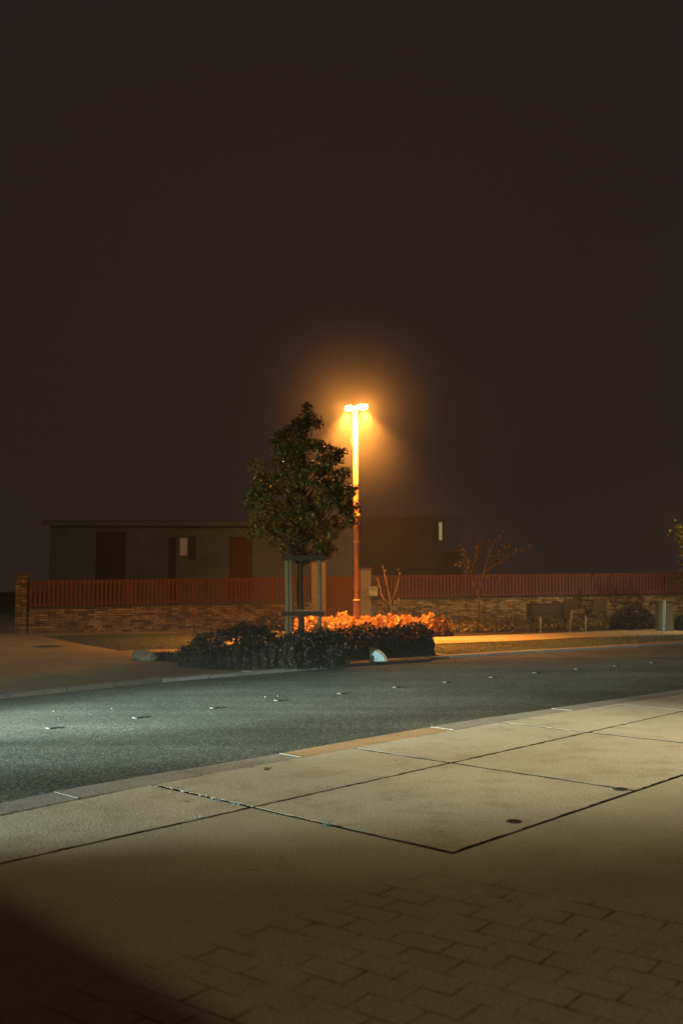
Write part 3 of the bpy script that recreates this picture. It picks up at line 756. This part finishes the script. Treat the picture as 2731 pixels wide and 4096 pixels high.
# ------------------------------------------------------------------ bench, stand, posts, cabinet
YB = 37.5
a, b_ = V(2104, 2467, YB), V(2276, 2467, YB)
bn = empty('park_bench', ((a.x + b_.x) / 2, YB, 0), 0, 'dark timber bench back standing before the right wall', 'bench')
bw = b_.x - a.x; z1 = V(2150, 2413, YB).z; z0 = a.z
mb = MB()
for i in range(4): mb.box((0, .0, z0 + (z1 - z0) * (i + .5) / 4), (bw, .035, (z1 - z0) / 4 - .006), bevel=.004)
mb.build('backrest', 'bench', bn)
mb = MB()
for i in range(4): mb.box((0, -.08 - i * .11, .44), (bw, .1, .035), bevel=.004)
mb.build('seat', 'bench', bn)
for sx in (-1, 1):
    MB().box((sx * bw * .38, -.04, z1 / 2 - .03), (.07, .06, z1 - .06), bevel=.004).build('leg', 'batten', bn)
    MB().box((sx * bw * .38, -.42, .21), (.07, .06, .42), bevel=.004).build('leg', 'batten', bn)
a, b_ = V(2252, 2440, 38.2), V(2308, 2440, 38.2)
sg = empty('dark_board', ((a.x + b_.x) / 2, 38.2, 0), 0, 'small dark board on a stand overlapping the right end of the bench', 'board')
MB().box((0, 0, (V(2280, 2400, 38.2).z + a.z) / 2), (b_.x - a.x, .05, V(2280, 2400, 38.2).z - a.z), bevel=.006).build('panel', 'bench', sg)
MB().box((0, .05, a.z / 2 + .05), (.06, .04, a.z + .1), bevel=.004).build('leg', 'batten', sg)
a, b_ = V(2367, 2447, 38.2), V(2425, 2447, 38.2)
sg = empty('dark_board', ((a.x + b_.x) / 2, 38.2, 0), 0, 'dark tilted board on a stand standing alone before the wall', 'board')
z1 = V(2280, 2402, 38.2).z
pb = MB(); hw = (b_.x - a.x) / 2
for yy in (-.025, .025): pass
vv = [(-hw - .03, a.z), (hw - .06, a.z), (hw + .03, z1), (-hw + .06, z1)]
fr_ = [pb.bm.verts.new((x, -.03, z)) for x, z in vv]; bk = [pb.bm.verts.new((x, .03, z)) for x, z in vv]
pb.bm.faces.new(fr_); pb.bm.faces.new(bk[::-1])
for i in range(4): pb.bm.faces.new((fr_[i], bk[i], bk[(i + 1) % 4], fr_[(i + 1) % 4]))
pb.build('panel', 'bench', sg)
for sx in (-.16, .16): MB().box((sx, .05, a.z / 2 + .05), (.05, .04, a.z + .1), bevel=.004).build('leg', 'batten', sg)
def bollard(px, py0, py1, Y, r, label, mat='post', name='marker_post', lean=0):
    t0 = V(px + lean, py0, Y); b0 = V(px, py1, Y); bx = G(px, py1)
    o_ = empty(name, (b0.x, Y, 0), 0, label, 'post')
    MB().tube([(0, 0, -.02), ((t0.x - b0.x) * .5, 0, t0.z * .5), (t0.x - b0.x, 0, t0.z - .02), (t0.x - b0.x, 0, t0.z)], [r, r, r, r * .7], 12).build('shaft', mat, o_)
    MB().tube([(0, 0, 0.0), (0, 0, .05), (0, 0, .06)], [r * 1.5, r * 1.5, r * 1.1], 12).build('foot', mat, o_)
bollard(2341, 2467, 2527, 33.8, .03, 'short slim grey post between bench and tilted dark board')
bollard(2161, 2468, 2520, 34.5, .03, 'short faint grey post in front of the dark bench')
bollard(2276, 2440, 2522, 34.0, .025, 'thin yellowish leaning stake in front of the bench end', 'stake', 'garden_stake', lean=10)
bollard(2654, 2402, 2516, 34.0, .058, 'thick pale blue grey post in front of the utility cabinet')
a, b_ = V(2626, 2500, 35.5), V(2686, 2500, 35.5)
cb = empty('utility_cabinet', ((a.x + b_.x) / 2, 35.5, 0), 0, 'grey green utility cabinet behind the pale post at right', 'cabinet')
cw = b_.x - a.x; ch = V(2650, 2403, 35.5).z
MB().box((0, 0, ch / 2 - .02), (cw, .36, ch), bevel=.012).build('body', 'cabinet', cb)
MB().box((0, 0, ch - .01), (cw + .05, .42, .05), bevel=.012).build('lid', 'cabinet', cb)
for sx in (-1, 1): MB().box((sx * cw * .25, -.187, ch / 2), (cw * .46, .014, ch - .16), bevel=.003).build('door', 'cabinet', cb)

# grey stone on the turf edge and the pale quarter panel
c0, c1 = G(520, 2632), G(640, 2652); cc = (c0 + c1) / 2
dd = (G(645, 2652) - G(515, 2618)); ln = dd.length
bl = MB(); n = 14
ln = 1.25
pts_ = [(ln * (i / n - .5), random.uniform(-.015, .015), .085 + random.uniform(-.008, .008)) for i in range(n + 1)]
rr = [.13 * min(1, math.sqrt(max(.12, 1 - abs(2 * i / n - 1) ** 6))) * random.uniform(.92, 1.06) for i in range(n + 1)]
bl.tube(pts_, rr, 18)
for v in bl.bm.verts: v.co += Vector((random.uniform(-.008, .008),) * 3)
tag(bl.build('kerb_boulder', 'boulder', loc=(cc.x, cc.y, 0), rz=math.radians(-58)), 'rough grey elongated stone lying at the turf corner by the road', 'stone')

YQ = 20.9
q0 = V(1481, 2641, YQ); q0.z = 0.0
qr = empty('quarter_panel', (q0.x, YQ, 0.0), math.radians(6), 'pale blue quarter round panel with tan edge standing in the hedge at the kerb', 'panel')
def fan(x0, z0, w_, h_, y0, y1, n=14, pw=1.0):
    f_ = MB(); P2 = [(x0, z0)] + [(x0 + w_ * math.sin(k / n * math.pi / 2) ** .9, z0 + h_ * (1 - math.sin(k / n * math.pi / 2) ** 1.6 * .0 - (k / n) ** 1.45)) for k in range(n + 1)]
    A = [f_.bm.verts.new((x, y0, z)) for x, z in P2]; B = [f_.bm.verts.new((x, y1, z)) for x, z in P2]
    f_.bm.faces.new(A); f_.bm.faces.new(B[::-1])
    for i in range(len(P2)): f_.bm.faces.new((A[i], B[i], B[(i + 1) % len(P2)], A[(i + 1) % len(P2)]))
    return f_
hq = V(1481, 2600, YQ).z; wq = V(1540, 2640, YQ).x - q0.x
fan(0, .03, wq, hq - .03, 0, .02).build('face', 'white', qr)
fan(-.01, .02, wq + .06, hq + .04, .024, .07).build('edging', 'tan', qr)

# ------------------------------------------------------------------ pale building behind the left fence
YH = 47.0
def vx(px): return V(px, 2200, YH).x
zr = V(400, 2098, YH).z
x0, x1 = vx(200), vx(1412)
hs = empty('flat_roofed_building', (x0, YH, 0), math.radians(1.5), 'long pale flat roofed building behind the left fence', 'building')
Lh = x1 - x0
holes = [(382, 500, 0, 2128, 'door'), (672, 702, 0, 2150, 'window'), (716, 748, 2226, 2150, 'lit'), (752, 782, 2240, 2145, 'window'), (915, 1008, 0, 2148, 'door_red')]
wl = MB(); xs = 0
def wbox(a, b__, z0_, z1_): wl.box(((a + b__) / 2, .15, (z0_ + z1_) / 2), (b__ - a, .3, z1_ - z0_))
for h0, h1, yb, yt, kd in holes:
    a, b__ = vx(h0) - x0, vx(h1) - x0; zt_ = V(400, yt, YH).z; zb_ = V(400, yb, YH).z if yb else 0
    wbox(xs, a - .0, 0, zr)
    wbox(a, b__, zt_, zr)
    if zb_: wbox(a, b__, 0, zb_)
    xs = b__
    mat = {'door': 'door', 'window': 'door', 'lit': 'curtain', 'door_red': 'door_red'}[kd]
    if kd.startswith('door'):
        fr_ = MB().box(((a + b__) / 2, .2, zt_ / 2), (b__ - a - .01, .05, zt_ - .01)).build('door', mat, hs)
        MB().box(((a + b__) / 2 + (b__ - a) * .38, .15, 1.05), (.12, .05, .03), bevel=.008).build('handle', 'iron', fr_)
    else:
        fr_ = MB().box(((a + b__) / 2, .17, (zb_ + zt_) / 2), (b__ - a - .01, .04, zt_ - zb_ - .01)).build('window', mat, hs)
        MB().box(((a + b__) / 2, .05, zb_ + .03), (b__ - a + .08, .14, .05)).build('sill', 'cap', fr_)
wbox(xs, Lh, 0, zr)
wl.box((.15, 4.3, zr / 2), (.3, 8, zr)); wl.box((Lh - .15, 4.3, zr / 2), (.3, 8, zr)); wl.box((Lh / 2, 8.45, zr / 2), (Lh, .3, zr))
wl.build('wall', 'render', hs)
MB().box((Lh / 2, 4.2, zr + .09), (Lh + .5, 9.3, .18), bevel=.02).build('roof', 'roof', hs)
MB().box((Lh / 2, -.5, zr + .02), (Lh + .54, .06, .22), bevel=.01).build('fascia', 'render', hs)
# dark house far behind with one lit window
YD = 70.0
xa, xb = V(1446, 2200, YD).x, V(1850, 2200, YD).x
dh = empty('dark_house', (xa, YD, 0), 0, 'dark house far behind the fence with one narrow lit window', 'house')
ld = xb - xa; hd_ = V(1700, 2078, YD).z
MB().box((ld / 2, 4, hd_ / 2), (ld, 8, hd_)).build('wall', 'dark_render', dh)
MB().box((ld / 2, 4.0, hd_ + .11), (ld, 8.02, .22)).build('roof', 'dark_render', dh)
wa, wb = V(1754, 2090, YD), V(1767, 2161, YD)
wn = MB().box(((wa.x + wb.x) / 2 - xa - .1, -.03, (wa.z + wb.z) / 2), (wb.x - wa.x + .5, .05, wa.z - wb.z + .16)).build('window', 'door', dh)
MB().box(((wa.x + wb.x) / 2 - xa, -.07, (wa.z + wb.z) / 2), (wb.x - wa.x, .02, wa.z - wb.z)).build('pane', 'litpane', wn)

# unseen building added behind the camera so its corner shades the lower left
bh = empty('shading_building', (4.0, -1.16, 0), 0, 'unseen plain building added behind the viewer to shade the forecourt', 'building')
MB().box((-7, -4, 3.2), (14, 8, 6.4), bevel=.02).build('wall', 'render', bh)
MB().box((-7, -4, 6.5), (14.4, 8.4, .2), bevel=.02).build('roof', 'roof', bh)

# ------------------------------------------------------------------ studs, manhole, litter, weeds
ords = ['first', 'second', 'third', 'fourth', 'fifth', 'sixth', 'seventh', 'eighth', 'ninth', 'tenth', 'eleventh', 'twelfth', 'thirteenth', 'fourteenth']
stud_px = [(198, 2914), (541, 2872), (848, 2833), (1104, 2803), (1355, 2775), (1575, 2750), (1775, 2730), (1958, 2710), (2132, 2692), (2297, 2677), (2452, 2664), (2598, 2651)]
proto = None
for i, (x, y) in enumerate(stud_px):
    p = G(x + 10, y, RZ); rzz = math.radians(47 - i * .4)
    lab = f'{ords[i]} road stud from the left along the centre of the road'
    if proto is None:
        proto = r = empty('road_stud', tuple(p), rzz, lab, 'road stud', 'road studs along the centre line')
        MB().box((0, 0, .007), (.11, .10, .016), bevel=.006).build('casing', 'stud', r)
        MB().box((-.058, 0, .009), (.010, .05, .010), bevel=.003).build('reflector', 'reflector', r)
    else:
        r = proto.copy(); C.objects.link(r); r.location = p; r.rotation_euler = (0, 0, rzz); r['label'] = lab
        for chd in proto.children:
            c2 = chd.copy(); C.objects.link(c2); c2.parent = r
def lid(px, py, rx_, label, name='manhole_cover', ry_=None):
    p = G(px, py)
    o_ = MB(); o_.tube([(0, 0, -.01), (0, 0, .004), (0, 0, .006)], [rx_, rx_, rx_ * .96], 28)
    for k in range(5): o_.box((0, (k - 2) * rx_ * .3, .006), (rx_ * 1.3 * math.cos((k - 2) * .3), rx_ * .08, .006))
    tag(o_.build(name, 'iron', loc=(p.x, p.y, 0.0)), label, 'cover')
lid(195, 2586, .42, 'dark round manhole cover in the paving across the road at left')
lid(2055, 3287, .055, 'small round black valve cover on the plain paving near the slab corner', 'valve_cover')
lid(2480, 3158, .06, 'small black valve cover in the slab joint at right', 'valve_cover')

def joint_pts(a, b, n, spread=.012):
    a, b = Vector(a), Vector(b); out = []
    for k in range(n):
        t_ = random.random(); p = a.lerp(b, t_); out.append((p.x + random.gauss(0, spread), p.y + random.gauss(0, spread), -.03))
    return out
jp = []
O_ = uv(0, 0)
jp += joint_pts(uv(0, kv(0)), uv(0, 0), 260, .010); jp += joint_pts(uv(0, 0), uv(0, 1.8), 130, .007)
for u in us[5:12]:
    jp += joint_pts(uv(u, kv(u)), uv(u, 0), 90, .007); jp += joint_pts(uv(u, 0), uv(u, 1.8), 110, .007)
jp += joint_pts(uv(-2, 0), uv(12, 0), 700, .007); jp += joint_pts(uv(0, 1.8), uv(12, 1.8), 500, .007)
tag(blades('joint_moss', 'moss', jp, .018, .003), 'dark moss and fine weeds growing in the slab joints', 'moss', kind='stuff')
tufts = [((1305, 3305), .085, 24, 'upright blue green weed in the joint below the middle slab'),
         ((870, 3205), .05, 30, 'blue green weeds in the joint left of the slab corner'),
         ((935, 3218), .045, 40, 'dense blue weeds right beside the first slab corner'),
         ((790, 3272), .05, 16, 'small blue weed on the long joint at lower left'),
         ((30, 3245), .04, 14, 'tiny blue weed at the kerb joint on the left edge'),
         ((1375, 3140), .04, 16, 'small blue weed pair on the joint at the centre of the pavement'),
         ((1312, 3153), .04, 12, 'faint blue weed just left of the centre weed pair'),
         ((1025, 3060), .03, 14, 'tiny blue weed where the mortar line meets the kerb'),
         ((1960, 3078), .03, 22, 'low weeds in the joint right of the second slab corner'),
         ((2245, 3115), .03, 14, 'little dark weed midway along the right cross joint'),
         ((290, 3195), .03, 10, 'tiny blue weed on the kerb joint near the left edge')]
for (x, y), h, n, lab in tufts:
    p = G(x, y); Pn = [(p.x + random.gauss(0, .010), p.y + random.gauss(0, .009), -.015) for _ in range(n)]
    tag(blades('weed_tuft', 'tuft', Pn, h * .7, .003), lab, 'weed', 'weeds in the paving joints')
# leaf litter and grit
pk = G(1065, 3080); lf = MB()
lf.box((0, 0, .012), (.05, .035, .014), rz=.4, rx=.3, bevel=.003); lf.box((.035, .01, .02), (.03, .02, .01), rz=1.0, ry=.5, bevel=.002)
tag(lf.build('dead_leaf', 'litter', loc=(pk.x, pk.y, 0)), 'curled dead leaf casting a long shadow on the nearest pale slab', 'leaf')
gr = MB()
spots = []
for _ in range(15): 
    t_ = random.random(); p = uv(random.gauss(0, .012), kv(0) * (1 - t_)); spots.append((p, random.uniform(.006, .013)))
for _ in range(60): spots.append((uv(random.uniform(-2, 10), random.uniform(-1.1, 1.7)), random.uniform(.002, .005)))
for p, r in spots:
    bmesh.ops.create_icosphere(gr.bm, subdivisions=1, radius=r, matrix=Matrix.Translation((p.x, p.y, r * .5)) @ Matrix.Diagonal((1.5, 1, .8, 1)))
for _ in range(40):
    x, y = random.uniform(0, 2731), random.uniform(2640, 3150); p = G(x, y, RZ)
    uu, vv_ = tuv(p)
    if vv_ > -1.6: continue
    r = random.uniform(.003, .007)
    bmesh.ops.create_icosphere(gr.bm, subdivisions=1, radius=r, matrix=Matrix.Translation((p.x, p.y, RZ + r * .5)))
tag(gr.build('grit', 'pebble'), 'pale grit and pebbles strewn in the joints and on the road', 'grit', kind='stuff')

# ------------------------------------------------------------------ night haze
hz = MB(); hz.box((0, 40, 9.4), (160, 130, 21.2))
ho = hz.build('haze', 'soil'); ho.data.materials.clear()
hm = bpy.data.materials.new('night_haze'); hm.use_nodes = True
n = hm.node_tree.nodes; l = hm.node_tree.links
n.remove(n['Principled BSDF']); pv = n.new('ShaderNodeVolumePrincipled')
pv.inputs['Color'].default_value = (0.9, 0.88, 0.86, 1); pv.inputs['Density'].default_value = 0.0012; pv.inputs['Anisotropy'].default_value = 0.0
l.new(pv.outputs[0], n['Material Output'].inputs['Volume'])
ho.data.materials.append(hm); tag(ho, 'thin night haze over the street', 'haze', kind='stuff')

# added volume standing in for lens bloom round the lamp head, thinning outwards
mb = MB(); RM = 3.6
bmesh.ops.create_uvsphere(mb.bm, u_segments=32, v_segments=16, radius=RM)
mo = mb.build('lamp_glow_volume', 'soil', loc=(base.x + tx, base.y, H + .10)); mo.data.materials.clear()
mm = bpy.data.materials.new('lamp_glow_volume'); mm.use_nodes = True
n = mm.node_tree.nodes; l = mm.node_tree.links
n.remove(n['Principled BSDF']); pv = n.new('ShaderNodeVolumePrincipled'); pv.inputs['Color'].default_value = (0.95, 0.95, 0.95, 1)
tc = n.new('ShaderNodeTexCoord'); ln_ = n.new('ShaderNodeVectorMath'); ln_.operation = 'LENGTH'; l.new(tc.outputs['Object'], ln_.inputs[0])
mr = n.new('ShaderNodeMapRange'); mr.inputs[1].default_value = 0; mr.inputs[2].default_value = RM; mr.inputs[3].default_value = 1; mr.inputs[4].default_value = 0
l.new(ln_.outputs['Value'], mr.inputs[0])
pw = n.new('ShaderNodeMath'); pw.operation = 'POWER'; pw.inputs[1].default_value = 2.0; l.new(mr.outputs[0], pw.inputs[0])
ml = n.new('ShaderNodeMath'); ml.operation = 'MULTIPLY'; ml.inputs[1].default_value = 0.030; l.new(pw.outputs[0], ml.inputs[0])
l.new(ml.outputs[0], pv.inputs['Density']); l.new(pv.outputs[0], n['Material Output'].inputs['Volume'])
mo.data.materials.append(mm); tag(mo, 'added volume imitating the lens glow round the lit lamp heads', 'mist', kind='stuff')
